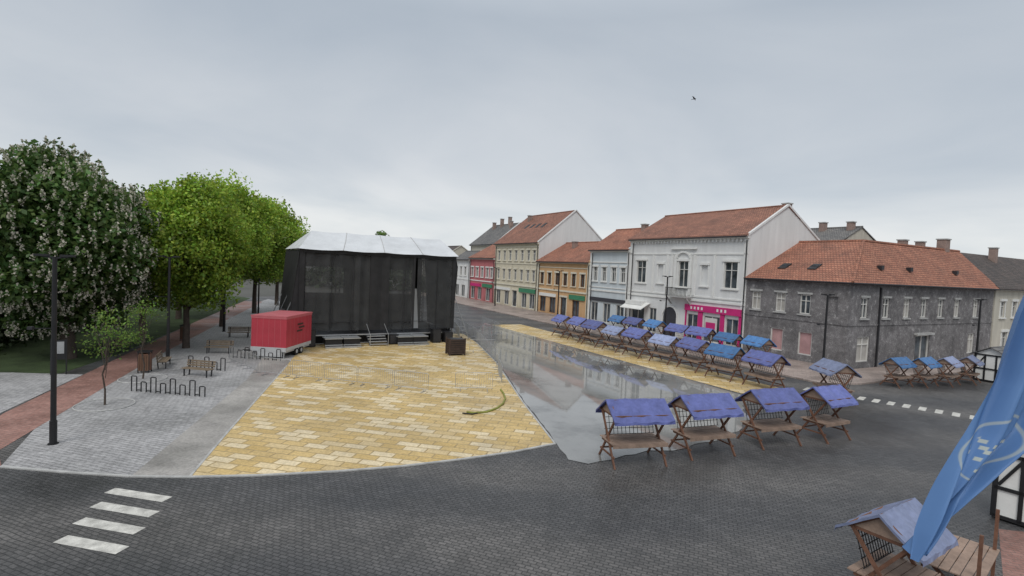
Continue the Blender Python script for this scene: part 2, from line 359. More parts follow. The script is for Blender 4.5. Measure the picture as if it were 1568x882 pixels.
for i in range(34): q.obox(P,.45+i*.51,.65+i*.51,11.1,11.37,-.2,.01,m_trimw)
q.obj('facade_ornament',e)
q=Part(); q.obox(P,7.6,10.8,4.85,5.0,-1.1,-.15,m_kerb)
for i in range(17):
    x=7.65+i*3.1/16; q.beam(P(x,5.0,-1.05),P(x,5.9,-1.05),.04,.04,m_black)
q.beam(P(7.6,5.9,-1.05),P(10.8,5.9,-1.05),.06,.06,m_black)
for x in (7.7,10.7): q.beam(P(x,4.0,-.1),P(x,4.85,-.95),.14,.14,m_kerb); q.beam(P(x,5.9,-1.05),P(x,5.9,-.02),.05,.05,m_black)
q.obj('balcony',e)
q=Part()
arch=[P(6.5+ .0,.12,-.03),P(8.6,.12,-.03)]+[P(7.55+1.05*math.cos(math.pi*i/12),2.5+1.05*math.sin(math.pi*i/12),-.03) for i in range(13)]
q.face(arch,m_dk)
for i in range(12):
    a0=math.pi*i/12;a1=math.pi*(i+1)/12
    q.beam(P(7.55+1.2*math.cos(a0),2.5+1.2*math.sin(a0),-.06),P(7.55+1.2*math.cos(a1),2.5+1.2*math.sin(a1),-.06),.14,.22,m_trimw)
for x in (6.37,8.73): q.obox(P,x-.11,x+.11,.12,2.5,-.12,.01,m_trimw)
q.obj('arched_gateway',e)
q=Part(); 
for x0,x1 in ((9.95,10.1),(11.8,12.4),(14.8,15.3),(17.1,17.5)): q.obox(P,x0,x1,.15,3.44,-.12,.01,m_mag)
q.obox(P,12.7,14.3,1.2,2.9,.03,.1,m_frame); q.obox(P,12.85,14.1,1.7,2.4,.0,.028,m_mag)
for x in (10.8,11.3,11.8,12.3,14.4,14.9,15.4): q.obox(P,x,x+.22,3.65,3.95,-.25,-.222,m_trimw)
q.obj('shop_front',e)
q=Part(); q.hexa([P(.3,2.9,-1.6),P(4.2,2.9,-1.6),P(4.2,3.7,-.1),P(.3,3.7,-.1),P(.3,2.97,-1.6),P(4.2,2.97,-1.6),P(4.2,3.77,-.1),P(.3,3.77,-.1)],m_trimw); q.obj('awning',e)
house('pale_blue_house',27.75,36.3,10.4,13.6,9,m_wblue,m_tile2,row((1.3,3.3,5.4,7.3),6.0,.95,2.0)+row((1.4,4.2,7.0),.3,1.6,2.7,'s'),m_trimw,None,[(4.6,.2,.12),(5.1,.12,.08),(8.6,.15,.1)],True,0,0,[(7,.4,1)],[(.4,8.2,3.2,3.7,m_dk,.15)],quoins=True)
house('ochre_house',36.35,51,8.6,12.0,11,m_worange,m_tile2,row((1.5,3.8,6.1,8.4,10.7,13.0),4.9,1.05,1.9)+row((2,5,11.5),.3,1.8,2.5,'s')+[(8.2,.15,1.6,2.9,'d')],m_wcreaml,m_frameb,[(3.9,.25,.12),(7.6,.12,.08)],True,0,0,[(5,.35,1),(12,.6,1.2)],[(9.8,13.8,2.9,3.6,m_green,.18),(1,6,2.9,3.4,m_trimw,.18)],quoins=True)
house('cream_corner_house',51.05,67.7,11.8,17.8,14.5,m_wcream,m_tile,row((1.8,4.1,6.4,8.7,11,13.3,15.3),8.6,1.0,1.9)+row((1.8,4.1,6.4,8.7,11,13.3,15.3),5.0,1.0,2.0)+row((2,5.5,12.2,15),.3,1.8,2.6,'s')+[(8.7,.15,1.8,3,'d')],m_wcreaml,None,[(4.0,.25,.15),(8.0,.15,.1),(11,.14,.1)],True,0,4,[(11,.65,1.2),(3,.4,1)],[(10.5,16.2,3,3.7,m_green,.18),(.6,7,3,3.5,m_trimw,.18)],sidewall=m_wwhite)
house('red_pink_house',67.75,80,9.0,12.6,12,m_wpink,m_tile2,row((1.5,4,6.5,9,11),5.0,1.1,2.0)+row((2,5.5,9.5),.3,2,2.6,'s'),m_trimw,None,[(4.1,.2,.1)],True,0,0,[(6,.4,1)],[(7,11.5,3,3.7,m_green,.2),(1,6,3,3.6,m_mag,.2)])
house('white_town_house',80.05,89,8.6,10.6,5.3,m_wwhite,m_tileg,row((1.5,4,6.5),5.0,1.1,2.0)+row((2,5.5),.3,2,2.6,'s'),m_trimw,None,[(4.1,.2,.1)],True)
house('grey_roofed_house',81,95,12.4,17.6,12,m_lwall,m_tileg,row((2,5,8,11),8,1.1,2),m_trimw,None,(),True,6.5,0,[(3,.4,1.5),(6,.45,1.8),(9,.5,1.6),(12,.4,1.4)],sidewall=m_wwhite)
house('corner_house',95.2,112,8,12,12,m_lwall,m_tiled,row((2,5,8,11,14),4.8,1.1,2),m_trimw,None,(),True,-2,0,[(3,.4,1.5)])
house('rear_house',11.6,18,12.4,14.3,7,m_lwall,m_tileg,row((1.5,4.5),8,1.1,1.6),None,None,(),False,19,0,[(5.5,.4,.9),(2,.4,1.0)])
def peel():
    m,nt,b=newmat('peeling_grey_render'); tc=N(nt,'ShaderNodeTexCoord')
    n=noise(nt,1.9,9,.8,tc.outputs['Object']); r=ramp(nt,n.outputs[0],[(.35,(.105,.098,.1)),(.54,(.18,.172,.174)),(.6,(.26,.25,.25)),(.65,(.47,.455,.44))])
    n2=noise(nt,.5,4,.6,tc.outputs['Object']); r2=ramp(nt,n2.outputs[0],[(.35,.75),(.65,1.25)])
    n3=noise(nt,14,5,.8,tc.outputs['Object']); r3=ramp(nt,n3.outputs[0],[(.35,.5),(.65,1.5)])
    c=mixc(nt,1.0,r.outputs[0],r2.outputs[0],'MULTIPLY'); c=mixc(nt,1.0,c,r3.outputs[0],'MULTIPLY'); nt.links.new(c,b.inputs['Base Color']); b.inputs['Roughness'].default_value=.9
    return m
m_peel=peel()
o=SP(10,0); e=empty('grey_corner_building',(o[0],o[1],0),STREET-math.pi)
w=Part();t=Part();g=Part(); H=7.5
P1=facade(w,t,g,(0,0,0),(1,0,0),(0,1,0),9.98,H,[(1.2,4.4,1.0,1.75,'b'),(3.8,4.4,1.0,1.75,'b'),(6.2,4.4,1.0,1.75),(8.6,4.4,1.0,1.75,'n'),(3.6,.7,1.3,2.1,'p'),(6.4,.7,1.3,2.1,'p')],m_peel,None,m_frame)
P2=facade(w,t,g,(9.98,0,0),(0,1,0),(-1,0,0),27,H,[(x,4.4,1.05,1.75,k_) for x,k_ in zip((2.4,5.8,9.3,12.4,15.6,18.9,23),'wwbwwbb')]+[(2.6,.6,1.9,2.2,'b'),(12.6,.2,2.6,2.5,'s'),(22.5,.6,1.4,2.1,'b')],m_peel,None,m_frame)
w.face([(0,0,0),(0,16,0),(0,16,H),(0,8,11.4),(0,0,H)],m_peel); w.face([(0,16,0),(3,16,0),(3,16,H),(0,16,H)],m_peel)
w.face([(3,16,0),(3,27,0),(3,27,H),(3,16,H)],m_peel); w.face([(3,27,0),(9.98,27,0),(9.98,27,H),(6.5,27,11.4),(3,27,H)],m_wwhite)
w.obj('walls',e)
for P_,L_ in ((P1,10.1),(P2,27)):
    t.obox(P_,.0,L_,H-.3,H-.08,-.2,.01,m_peel); t.obox(P_,0,L_,3.75,3.87,-.06,.01,m_peel)
for P_,xs_ in ((P1,(1.2,3.8,6.2)),(P2,(2.4,5.8,9.3,12.4,15.6,18.9,23))):
    for x in xs_: t.obox(P_,x-.68,x+.68,6.18,6.36,-.1,.01,m_kerb); t.obox(P_,x-.66,x+.66,4.26,4.38,-.12,.01,m_kerb)
t.obox(P2,4.6,4.75,0,H-.4,-.15,.01,m_dmetal); t.obox(P2,11,14.2,2.75,2.95,-.3,.01,m_kerb)
t.obj('trim_and_frames',e); g.obj('window_panes',e)
r=Part(); ov=.4
A0=(-.0,-ov,H-.05);A1=(10+ov,-ov,H-.05);C1=(10+ov,27.2,H-.05);R0=(0,8,11.5);R1=(6.5,8,11.5);R2=(6.5,27.2,11.5)
def slab(p,pts,th,mat):
    p.face(pts,mat); p.face([(x,y,z-th) for x,y,z in pts][::-1],mat)
    for a,b in zip(pts,pts[1:]+pts[:1]): p.face([a,b,(b[0],b[1],b[2]-th),(a[0],a[1],a[2]-th)],mat)
slab(r,[A0,A1,R1,R0],.12,m_tile2); slab(r,[A1,C1,R2,R1],.12,m_tile2)
slab(r,[R0,R1,(3,16.3,H),(0,16.3,H)],.12,m_tile2); slab(r,[R1,R2,(2.8,27.2,H),(2.8,16.3,H)],.12,m_tile2)
r.tube([R0,R1],.14,m_tile2,8); r.tube([R1,R2],.14,m_tile2,8); r.tube([A1,R1],.14,m_tile2,8)
r.tube([(0,-ov-.07,H-.12),(10.4,-ov-.07,H-.12)],.08,m_dmetal,6); r.tube([(10+ov+.07,-ov,H-.12),(10+ov+.07,27,H-.12)],.08,m_dmetal,6)
for x in (2.5,5.5): skylight(r,x,2.2,H+1.1,.5,m_dmetal)
for y in (6,11,20): r.box((9.0,y-.22,H+1.2),(9.4,y+.22,H+1.6),m_dmetal)
r.obj('roof',e)
c=Part(); chimney(c,5.6,17,10.2,12.1); chimney(c,6.3,24,11,12.6,.9); chimney(c,5.2,21.5,10,12.2); c.obj('chimney',e)
def plainhouse(name,loc,rz,L,Dp,H,R,wall,roof,wins,trim=None,chims=()):
    e=empty(name,(loc[0],loc[1],0),rz); w=Part();t=Part();g=Part()
    facade(w,t,g,(0,0,0),(1,0,0),(0,1,0),L,H,wins,wall,trim)
    for x in (0,L): w.face([(x,0,0),(x,Dp,0),(x,Dp,H),(x,Dp/2,R-.08),(x,0,H)],wall)
    w.face([(0,Dp,0),(L,Dp,0),(L,Dp,H),(0,Dp,H)],wall); w.obj('walls',e)
    t.box((-.05,-.3,H-.3),(L+.05,-.001,H-.05),trim or wall); t.obj('trim_and_frames',e); g.obj('window_panes',e)
    r=Part()
    slab(r,[(-.3,-.5,H-.1),(L+.3,-.5,H-.1),(L+.3,Dp/2,R),(-.3,Dp/2,R)],.14,roof); slab(r,[(-.3,Dp+.5,H-.1),(L+.3,Dp+.5,H-.1),(L+.3,Dp/2,R),(-.3,Dp/2,R)],.14,roof)
    r.obj('roof',e); c=Part()
    for x,y,z0,z1 in chims: chimney(c,x,y,z0,z1)
    c.obj('chimney',e); return e
ny=SP(0,-27.3)
plainhouse('beige_house',ny,math.atan2(.471,.882),22,10,7.6,11.6,m_lwall,m_tiled,row((2,5,8,11,14,17,20),4.3,1.1,1.8)+row((3,7,12,18),.5,1.4,2.2),m_trimw,[(10,4,10.6,12.4)])
# ------------------------------------------------------------------ stage
def curtainmat(name,a,col=(.02,.021,.022)):
    m,nt,b=newmat(name); tc=N(nt,'ShaderNodeTexCoord'); n=noise(nt,1.2,5,.6,tc.outputs['Object'])
    r=ramp(nt,n.outputs[0],[(.3,col),(.7,tuple(x*2.2 for x in col))]); nt.links.new(r.outputs[0],b.inputs['Base Color']); b.inputs['Roughness'].default_value=.8
    b.inputs['Alpha'].default_value=a; return m
m_mesh=curtainmat('black_scrim',.74,(.026,.027,.028)); m_cloth=curtainmat('black_cloth',1.0,(.01,.01,.011))
m_memb=M('white_membrane',(.6,.62,.64),.5,.14,.6,8)
sx=V((-17.8,43.6)); sang=math.atan2(50.6-43.6,-5.5+17.8)
st=empty('concert_stage',(sx.x,sx.y,0),sang); SW=14.1; SD=9
def curtain(p,x0,x1,y,z0,z1,mat,amp=.06,fr=1.6,lean=0):
    n=int((x1-x0)/.22)+1
    for i in range(n):
        a=x0+(x1-x0)*i/n; b=x0+(x1-x0)*(i+1)/n
        ya=y+amp*math.sin(a*fr*3)+amp*.5*math.sin(a*7.3); yb=y+amp*math.sin(b*fr*3)+amp*.5*math.sin(b*7.3)
        p.face([(a,ya,z0),(b,yb,z0),(b,yb,z1),(a,ya,z1)],mat)
p=Part()
curtain(p,0,5.9,.0,1.25,8.1,m_mesh); curtain(p,5.9,7.6,-.06,1.25,8.1,m_cloth); curtain(p,7.6,10.05,.0,1.25,8.1,m_mesh)
p.face([(10.3,0,8.1),(10.3,0,5),(10.55,0,1.25),(SW,0,1.25),(SW,0,8.1)],m_mesh)
curtain(p,0,SW,-.12,7.9,8.2,m_cloth,.03)
for x0,x1 in ((2.6,2.66),(4.4,4.46),(9.0,9.06),(12.2,12.26),(.0,.4),(9.85,10.05),(13.8,SW)): curtain(p,x0,x1,-.1,1.25,7.95,m_cloth,.02)
p.obj('front_scrim',st)
p=Part()
p.face([(SW,-.05,8.1),(SW+.1,SD,8.1),(SW+.7,SD,.9),(SW-.35,-.05,.9)],m_cloth)
p.face([(0,-.05,8.1),(-.1,SD,8.1),(-.7,SD,.9),(-.9,-.05,.9)],m_cloth)
p.face([(0,.0,8.1),(-.9,-.02,.9),(0,.0,.9)],m_cloth); p.face([(SW,.0,8.1),(SW+.25,-.02,7.2),(SW-.1,0,1)],m_cloth)
p.obj('side_curtains',st)
p=Part(); 
for x0,x1,z0,z1 in ((.3,SW-.3,.9,4.0),(.3,SW-.3,6.6,8),(.3,1.2,4.0,6.6),(5.4,8.4,4.0,6.6),(12.6,SW-.3,4.0,6.6)): p.face([(x0,SD-.4,z0),(x1,SD-.4,z0),(x1,SD-.4,z1),(x0,SD-.4,z1)],m_cloth)
p.obj('back_curtain',st)
p=Part(); p.face([(10.0,.6,1.25),(10.75,.6,1.25),(10.5,.6,5),(10.2,.6,5)],m_memb); p.obj('white_drape',st)
p=Part()
for x in (.3,SW-.3,4.8,9.3):
    for y in (.4,SD-.5):
        for a in (-.2,.2):
            for b in (-.2,.2): p.beam((x+a,y+b,0),(x+a,y+b,8.2),.05,.05,m_dmetal)
        z=.3
        while z<8:
            p.beam((x-.2,y-.2,z),(x+.2,y-.2,z+.4),.03,.03,m_dmetal); p.beam((x+.2,y+.2,z),(x-.2,y+.2,z+.4),.03,.03,m_dmetal); z+=.4
for z in (7.7,8.1):
    for y in (.3,SD-.4): p.beam((0,y,z),(SW,y,z),.07,.07,m_dmetal)
for x,sg in ((-.3,-1),(SW+.3,1)):
    for y in (.6,SD*.5,SD-.6):
        p.beam((x+sg*1.7,y,0),(x,y,4.2),.06,.06,m_galv); p.beam((x+sg*1.7,y,0),(x,y,.1),.06,.06,m_galv); p.beam((x+sg*1.2,y,1.3),(x,y,1.3),.05,.05,m_galv); p.beam((x+sg*.6,y,2.7),(x,y,2.7),.05,.05,m_galv)
    p.beam((x+sg*.9,.6,2.1),(x+sg*.9,SD-.6,2.1),.05,.05,m_galv)
p.obj('truss_frame',st)
# taut sheet roof: front slope rising to a straight ridge, hipped at both ends
p=Part(); n=16
prof=[(-.35,8.22,0),(1.5,9.12,.85),(3.4,9.92,1.55),(5.6,9.6,1.3),(SD+.3,8.2,0)]
def rp(i,tt):
    y,z,ins=prof[i]; x0=-.15+ins; x1=SW+.15-ins*.35
    return (x0+(x1-x0)*tt,y,z-(.07*abs(math.sin(tt*math.pi*4)) if i<4 else 0))
for i in range(len(prof)-1):
    for j in range(n):
        t0,t1=j/n,(j+1)/n; p.face([rp(i,t0),rp(i,t1),rp(i+1,t1),rp(i+1,t0)],m_memb)
for sd in (0,1): p.face([rp(i,sd) for i in range(len(prof))],m_memb)
for tt in (.25,.5,.75):
    for i in range(2): a=V(rp(i,tt));b=V(rp(i+1,tt)); p.beam(a+V((0,0,.0)),b+V((0,0,.0)),.05,.05,m_kerb)
p.obj('roof_membrane',st,False)
p=Part(); p.box((.0,-.1,.86),(SW,SD-.6,.97),m_dmetal); p.box((.0,-.16,.84),(SW,-.101,.93),m_galv)
for i in range(8):
    for y in (.0,4.5,8): p.beam((.3+i*1.93,y,0),(.3+i*1.93,y,.86),.08,.08,m_galv)
for i in range(7): p.beam((.3+i*1.93,0,.15),(.3+(i+1)*1.93,0,.15),.05,.05,m_galv)
curtain(p,.2,SW-.2,.55,.02,.84,m_cloth,.03)
p.obj('deck',st)
p=Part()
for i in range(4): p.box((5.7,-.55-.3*i,.72-.2*i),(7.3,-.28-.3*i,.78-.2*i),m_galv)
for x in (5.7,7.3): p.beam((x,-1.5,.1),(x,-.1,.82),.06,.08,m_dmetal); p.beam((x,-1.5,1.0),(x,-.1,1.8),.04,.04,m_galv); p.beam((x,-1.5,0),(x,-1.5,1.0),.04,.04,m_galv)
p.obj('steps',st)
p=Part()
for x in (2.0,3.5,8.2,9.6):
    p.box((x,-1.5,.25),(x+1.35,-.3,.72),m_black); p.box((x-.05,-1.6,.73),(x+1.4,-.25,.8),m_galv); p.box((x-.05,-1.63,.2),(x+1.4,-1.51,.27),m_galv); p.box((x-.05,-1.9,.0),(x+1.4,-1.64,.14),m_galv)
    for a in (.05,1.3): p.beam((x+a,-1.4,0),(x+a,-1.4,.25),.06,.06,m_galv)
p.obj('front_risers',st)
p=Part()
for x,h_ in ((11.7,1.3),(12.9,1.0),(.5,1.5),(7.6,.9)): p.box((x,-.95,0.06),(x+.8,-.2,h_),m_black); p.box((x+.06,-.97,.14),(x+.74,-.951,h_-.08),m_dmetal)
for x in (.5,2.5,4.3,7.9,9.8,11.6): p.beam((x,-.05,.97),(x,-.05,2.0),.04,.04,m_dmetal)
p.beam((.5,-.05,2.0),(4.3,-.05,2.0),.04,.04,m_dmetal); p.beam((7.9,-.05,2.0),(11.6,-.05,2.0),.04,.04,m_dmetal)
p.obj('speaker_cases',st)
# ------------------------------------------------------------------ trees
def leafmat(name,tr=.38):
    m=bpy.data.materials.new(name); m.use_nodes=True; nt=m.node_tree; nt.nodes.clear()
    out=N(nt,'ShaderNodeOutputMaterial'); at=N(nt,'ShaderNodeAttribute',attribute_name='tone')
    d=N(nt,'ShaderNodeBsdfDiffuse'); t=N(nt,'ShaderNodeBsdfTranslucent'); gl=N(nt,'ShaderNodeBsdfGlossy'); gl.inputs['Roughness'].default_value=.45; gl.inputs['Color'].default_value=(.5,.5,.5,1)
    m1=N(nt,'ShaderNodeMixShader'); m1.inputs[0].default_value=tr; m2=N(nt,'ShaderNodeMixShader'); m2.inputs[0].default_value=.04
    nt.links.new(at.outputs['Color'],d.inputs[0]); nt.links.new(at.outputs['Color'],t.inputs[0])
    nt.links.new(d.outputs[0],m1.inputs[1]); nt.links.new(t.outputs[0],m1.inputs[2]); nt.links.new(m1.outputs[0],m2.inputs[1]); nt.links.new(gl.outputs[0],m2.inputs[2]); nt.links.new(m2.outputs[0],out.inputs[0])
    return m
m_leaf=leafmat('leaves'); m_bark=M('bark',(.07,.055,.045),.95,.35,4,20,bump=.6)
def quads(name,cen,size,tone,mat,parent,aspect=.6,upbias=.0):
    n=len(cen); a=rng.normal(size=(n,3)); a/=np.linalg.norm(a,axis=1)[:,None]
    b=rng.normal(size=(n,3)); b[:,2]+=upbias; b-= (b*a).sum(1)[:,None]*a; b/=np.linalg.norm(b,axis=1)[:,None]
    s=size[:,None]; vs=np.stack([cen-a*s*.5,cen-b*s*aspect*.5,cen+a*s*.5,cen+b*s*aspect*.5],1).reshape(-1,3)
    me=bpy.data.meshes.new(name); me.vertices.add(4*n); me.vertices.foreach_set('co',vs.ravel().astype(np.float32))
    me.loops.add(4*n); me.loops.foreach_set('vertex_index',np.arange(4*n,dtype=np.int32))
    me.polygons.add(n); me.polygons.foreach_set('loop_start',np.arange(0,4*n,4,dtype=np.int32)); me.polygons.foreach_set('loop_total',np.full(n,4,dtype=np.int32))
    at=me.color_attributes.new('tone','FLOAT_COLOR','POINT'); col=np.ones((n,4,4),dtype=np.float32); col[:,:,:3]=tone[:,None,:]; at.data.foreach_set('color',col.ravel())
    me.materials.append(mat); me.update(calc_edges=True); me.validate(); return link(name,me,parent)
def tree(name,x,y,h,cr,cb,ncl,nleaf,ls,col,flowers=0,tr=.25,sig=.75,squash=1.0,name_f='flower_candles'):
    e=empty(name,(x,y,0)); cz=(h+cb)/2; rz=(h-cb)/2
    u=rng.normal(size=(ncl,3)); u/=np.linalg.norm(u,axis=1)[:,None]
    rad=rng.uniform(.35,1,ncl)**.5; lump=1+.12*np.sin(u[:,0]*4+x)+.1*np.sin(u[:,1]*5+y)+rng.normal(0,.05,ncl)
    prof=np.where(u[:,2]>0,1-.18*u[:,2],1.0)
    C=np.stack([u[:,0]*rad*lump*cr*prof,u[:,1]*rad*lump*cr*prof*squash,cz+u[:,2]*rad*np.minimum(lump,1.05)*rz*.95],1)
    ci=rng.integers(0,ncl,nleaf); sg=rng.uniform(.6,1.2,ncl)*sig
    off=rng.normal(size=(nleaf,3)); off[:,2]*=.75
    ln_=np.linalg.norm(off,axis=1); off*=(np.minimum(ln_,1.9)/ln_)[:,None]
    pos=C[ci]+off*sg[ci][:,None]; pos[:,2]=np.maximum(pos[:,2],cb*.75+rng.uniform(0,.8,nleaf))
    ct=rng.uniform(.6,1.35,ncl); tone=np.array(col)[None,:]*ct[ci][:,None]*rng.uniform(.65,1.35,nleaf)[:,None]
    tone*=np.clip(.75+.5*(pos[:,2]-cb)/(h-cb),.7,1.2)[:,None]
    tone[:,0]*=rng.uniform(.8,1.25,nleaf)
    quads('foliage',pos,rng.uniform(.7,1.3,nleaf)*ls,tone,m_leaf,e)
    t=Part(); pts=[V((0,0,0))]
    for i in range(1,5): pts.append(V((random.uniform(-.12,.12)*i*.5,random.uniform(-.12,.12)*i*.5,(cb+rz*.9)*i/4)))
    t.tube(pts,[tr*1.25,tr,tr*.85,tr*.65,tr*.35],m_bark,9)
    for i in range(min(14,ncl)):
        c=V(C[i*ncl//14 if ncl>=14 else i]); s=V((0,0,cb*.75+(cz-cb*.75)*random.random()))
        mid=s.lerp(c,.5)+V((0,0,.4)); t.tube([s,mid,c],[tr*.42,tr*.26,tr*.08],m_bark,6)
    t.obj('trunk',e,True)
    if flowers: # upright candles standing on the outermost leaves, spread evenly over the crown by direction
        q=(pos-np.array([0,0,cz]))/np.array([cr,cr,rz]); nr=np.linalg.norm(q,axis=1); dd=q/nr[:,None]
        cell=(np.floor((np.arctan2(dd[:,1],dd[:,0])+math.pi)/.16)*40+np.floor((dd[:,2]+1)/.07)).astype(int)
        fp=[]
        order=np.argsort(-nr); seen={}
        for i_ in order:
            k_=cell[i_]; c_=seen.get(k_,0)
            if c_>=2 : continue
            seen[k_]=c_+1
            if rng.random()<.72: fp.append(pos[i_]*[1,1,1]-np.array([0,0,.05]))
        fp=np.array(fp)[:flowers]
        k=10; n_f=len(fp); P_=np.repeat(fp,k,0); hh=np.tile(np.linspace(-.15,.2,k),n_f); P_[:,2]+=hh
        rr=.075*(1-(hh+.15)/.42); P_[:,:2]+=rng.normal(size=(len(P_),2))*rr[:,None]
        tn_=np.array([.72,.68,.58])[None,:]*rng.uniform(.6,1.1,len(P_))[:,None]
        quads(name_f,P_,rng.uniform(.1,.16,len(P_)),tn_,m_leaf,e,.9)
    return e
DG=(.075,.135,.036); BG=(.235,.35,.045); MG=(.10,.17,.035); LG=(.065,.11,.03)
tree('chestnut_tree',-29.6,34.8,13.7,4.9,2.0,260,78000,.36,DG,2600,.42,.8)
tree('maple_tree',-25.2,40.5,12.9,4.0,3.6,120,42000,.27,BG,0,.22,.75)
tree('maple_tree',-29.6,53.5,14.7,4.4,4.2,110,30000,.32,BG,0,.25,.85)
tree('maple_tree',-33,67,15.3,4.6,4.2,90,20000,.4,BG,0,.25,.95)
tree('maple_tree',-36,80,15.0,4.6,4.2,80,15000,.45,BG,0,.25,1.0)
tree('maple_tree',-31.8,45,13.0,4.2,3.6,100,24000,.32,(.16,.25,.035),0,.22,.85)
tree('maple_tree',-37,58,15.0,5,3.5,80,16000,.4,MG,0,.25,1)
tree('linden_tree',-42,44,10.5,5.0,1.2,90,17000,.42,LG,0,.3,1)
tree('linden_tree',-41,36,9.5,4.8,.7,90,17000,.42,LG,0,.3,1)
tree('linden_tree',-54,54,11,7,1.2,90,15000,.5,LG,0,.3,1.2)
tree('linden_tree',-50,72,13,7,1.5,80,12000,.55,MG,0,.3,1.2)
tree('poplar_tree',-23,92,13.2,1.9,5,30,4000,.35,MG,0,.25,.5)
for (x,y,h) in ((-19.2,24.7,4.6),(-21.2,30.1,5.2)):
    tree('young_tree',x,y,h,.85,1.7,18,650,.13,(.13,.22,.04),0,.04,.3)
    p=Part(); 
    p.face([(x+1.15*math.cos(a*math.pi/16),y+1.15*math.sin(a*math.pi/16),.02) for a in range(32)],m_cobble)
    p.tube([(x+1.18*math.cos(a*math.pi/16),y+1.18*math.sin(a*math.pi/16),.03) for a in range(33)],.035,m_kerb,6); p.obj('tree_ring')
n=26000; px=rng.uniform(-190,190,n); base=150+18*np.sin(px*.05)
hh=6+2.5*np.sin(px*.13)+2*np.sin(px*.37+1); pos=np.stack([px,base+rng.normal(0,4,n),rng.uniform(0,1,n)**.7*hh],1)
tn=np.array([.07,.10,.05])[None,:]*rng.uniform(.5,1.3,n)[:,None]
quads('distant_treeline',pos,rng.uniform(.8,1.8,n),tn,m_leaf,None,.8)
n=20000; tt=rng.uniform(0,1,n); pos=np.stack([-36-14*tt+rng.normal(0,1.2,n),31.5+30*tt+rng.normal(0,1.2,n),rng.uniform(0,2.2,n)],1)
quads('park_hedge',pos,rng.uniform(.2,.4,n),np.array([.035,.06,.018])[None,:]*rng.uniform(.5,1.4,n)[:,None],m_leaf,None,.7)
# ------------------------------------------------------------------ market stalls
def stall_parts(tarp,L=2.6):
    f=Part(); hx=L/2-.12
    for x in (-hx,hx):
        for sg in (-1,1): f.beam((x+sg*.03,sg*.8,0),(x+sg*.03,-sg*.62,1.98),.06,.08,m_wood)
        for sg in (-1,1): f.beam((x,-sg*.66,1.93),(x,0,2.42),.06,.07,m_wood)
        f.beam((x,-.62,1.93),(x,.62,1.93),.06,.07,m_wood); f.beam((x,-.5,.8),(x,.5,.8),.06,.08,m_wood); f.beam((x,-.64,.38),(x,.64,.38),.05,.06,m_wood)
        f.face([(x*1.03,-.6,1.97),(x*1.03,.6,1.97),(x*1.03,0,2.4)],m_wood2)
    for y,z in ((-.64,1.97),(.64,1.97),(0,2.43)): f.beam((-L/2,y,z),(L/2,y,z),.06,.07,m_wood)
    f.beam((-hx,.62,.38),(hx,.62,.38),.05,.06,m_wood)
    c=Part()
    for i in range(6): c.beam((-L/2+.05,-.52+.21*i,.87),(L/2-.05,-.52+.21*i,.87),.19,.03,m_wood2)
    c.beam((-L/2+.05,-.66,.82),(L/2-.05,-.66,.82),.03,.14,m_wood2)
    g=Part()
    for i in range(13):
        x=-hx+.05+(2*hx-.1)*i/12; g.beam((x,.30,1.0),(x,.56,1.86),.018,.018,m_black)
    for i in range(5):
        z=1.0+.86*i/4; y=.30+.26*i/4; g.beam((-hx,y,z),(hx,y,z),.018,.018,m_black)
    r=Part(); nx=12; prof=[(-.92,1.72),(-.9,1.84),(-.6,2.06),(-.3,2.28),(0,2.5),(.3,2.28),(.6,2.06),(.9,1.84),(.92,1.72)]
    hgt=lambda i,j: prof[j][1]-.05*abs(math.sin(math.pi*(i/nx*3)))*(1 if 0<j<8 and j!=4 else .3)+random.uniform(-.012,.012)
    G=[[(-L/2-.06+(L+.12)*i/nx,prof[j][0]+random.uniform(-.015,.015),hgt(i,j)) for j in range(9)] for i in range(nx+1)]
    for i in range(nx):
        for j in range(8): r.face([G[i][j],G[i+1][j],G[i+1][j+1],G[i][j+1]],tarp)
    for xx in (0,nx): 
        for j in range(8): 
            a,b=G[xx][j],G[xx][j+1]; r.face([a,b,(b[0],b[1],b[2]-.07),(a[0],a[1],a[2]-.07)],tarp)
    return [('frame',f.mesh('frame')),('counter',c.mesh('counter')),('wire_grid',g.mesh('wire_grid')),('tarpaulin_roof',r.mesh('tarpaulin_roof'))]
S1=stall_parts(m_blue,2.42); S2=stall_parts(m_blue2,2.35); S3=stall_parts(m_lav,2.35); S4=stall_parts(m_blue,1.95); S5=stall_parts(m_lav,1.9)
def stall(kind,x,y,rz,z=0.0,sc=1): place('market_stall',kind,(x,y,z),rz,sc)
stall(S1,5.08,20.5,math.radians(14)); stall(S1,8.35,21.9,math.radians(20)); stall(S1,12.05,23.6,math.radians(20)); stall(S4,15.25,24.8,math.radians(27))
ra=STREET+math.pi
for i in range(9):
    x,y=SP(-2.3+3.1*i,13.6+random.uniform(-.25,.25)); stall([S1,S2,S1,S3,S1,S3,S1,S1,S1][i],x,y,ra+math.radians(random.uniform(-8,8)),.008,random.uniform(.93,1.02))
x,y=SP(-6.2,12.2); stall(S3,x,y,ra-.5,0)
for i in range(7):
    x,y=SP(3.8+3.05*i,6+random.uniform(-.3,.3)); stall([S2,S2,S1,S1,S2,S1,S2][i],x,y,ra+math.radians(random.uniform(-9,9)),.12,random.uniform(.9,.98))
for i,(x,y) in enumerate(((28.6,38.2),(31,38.8),(33.4,39.6),(36.1,40.8))): stall([S2,S2,S3,S3][i],x,y,math.radians(28+4*i),.004,.85)
stall(S5,9.15,11.9,math.radians(33),0,.95)
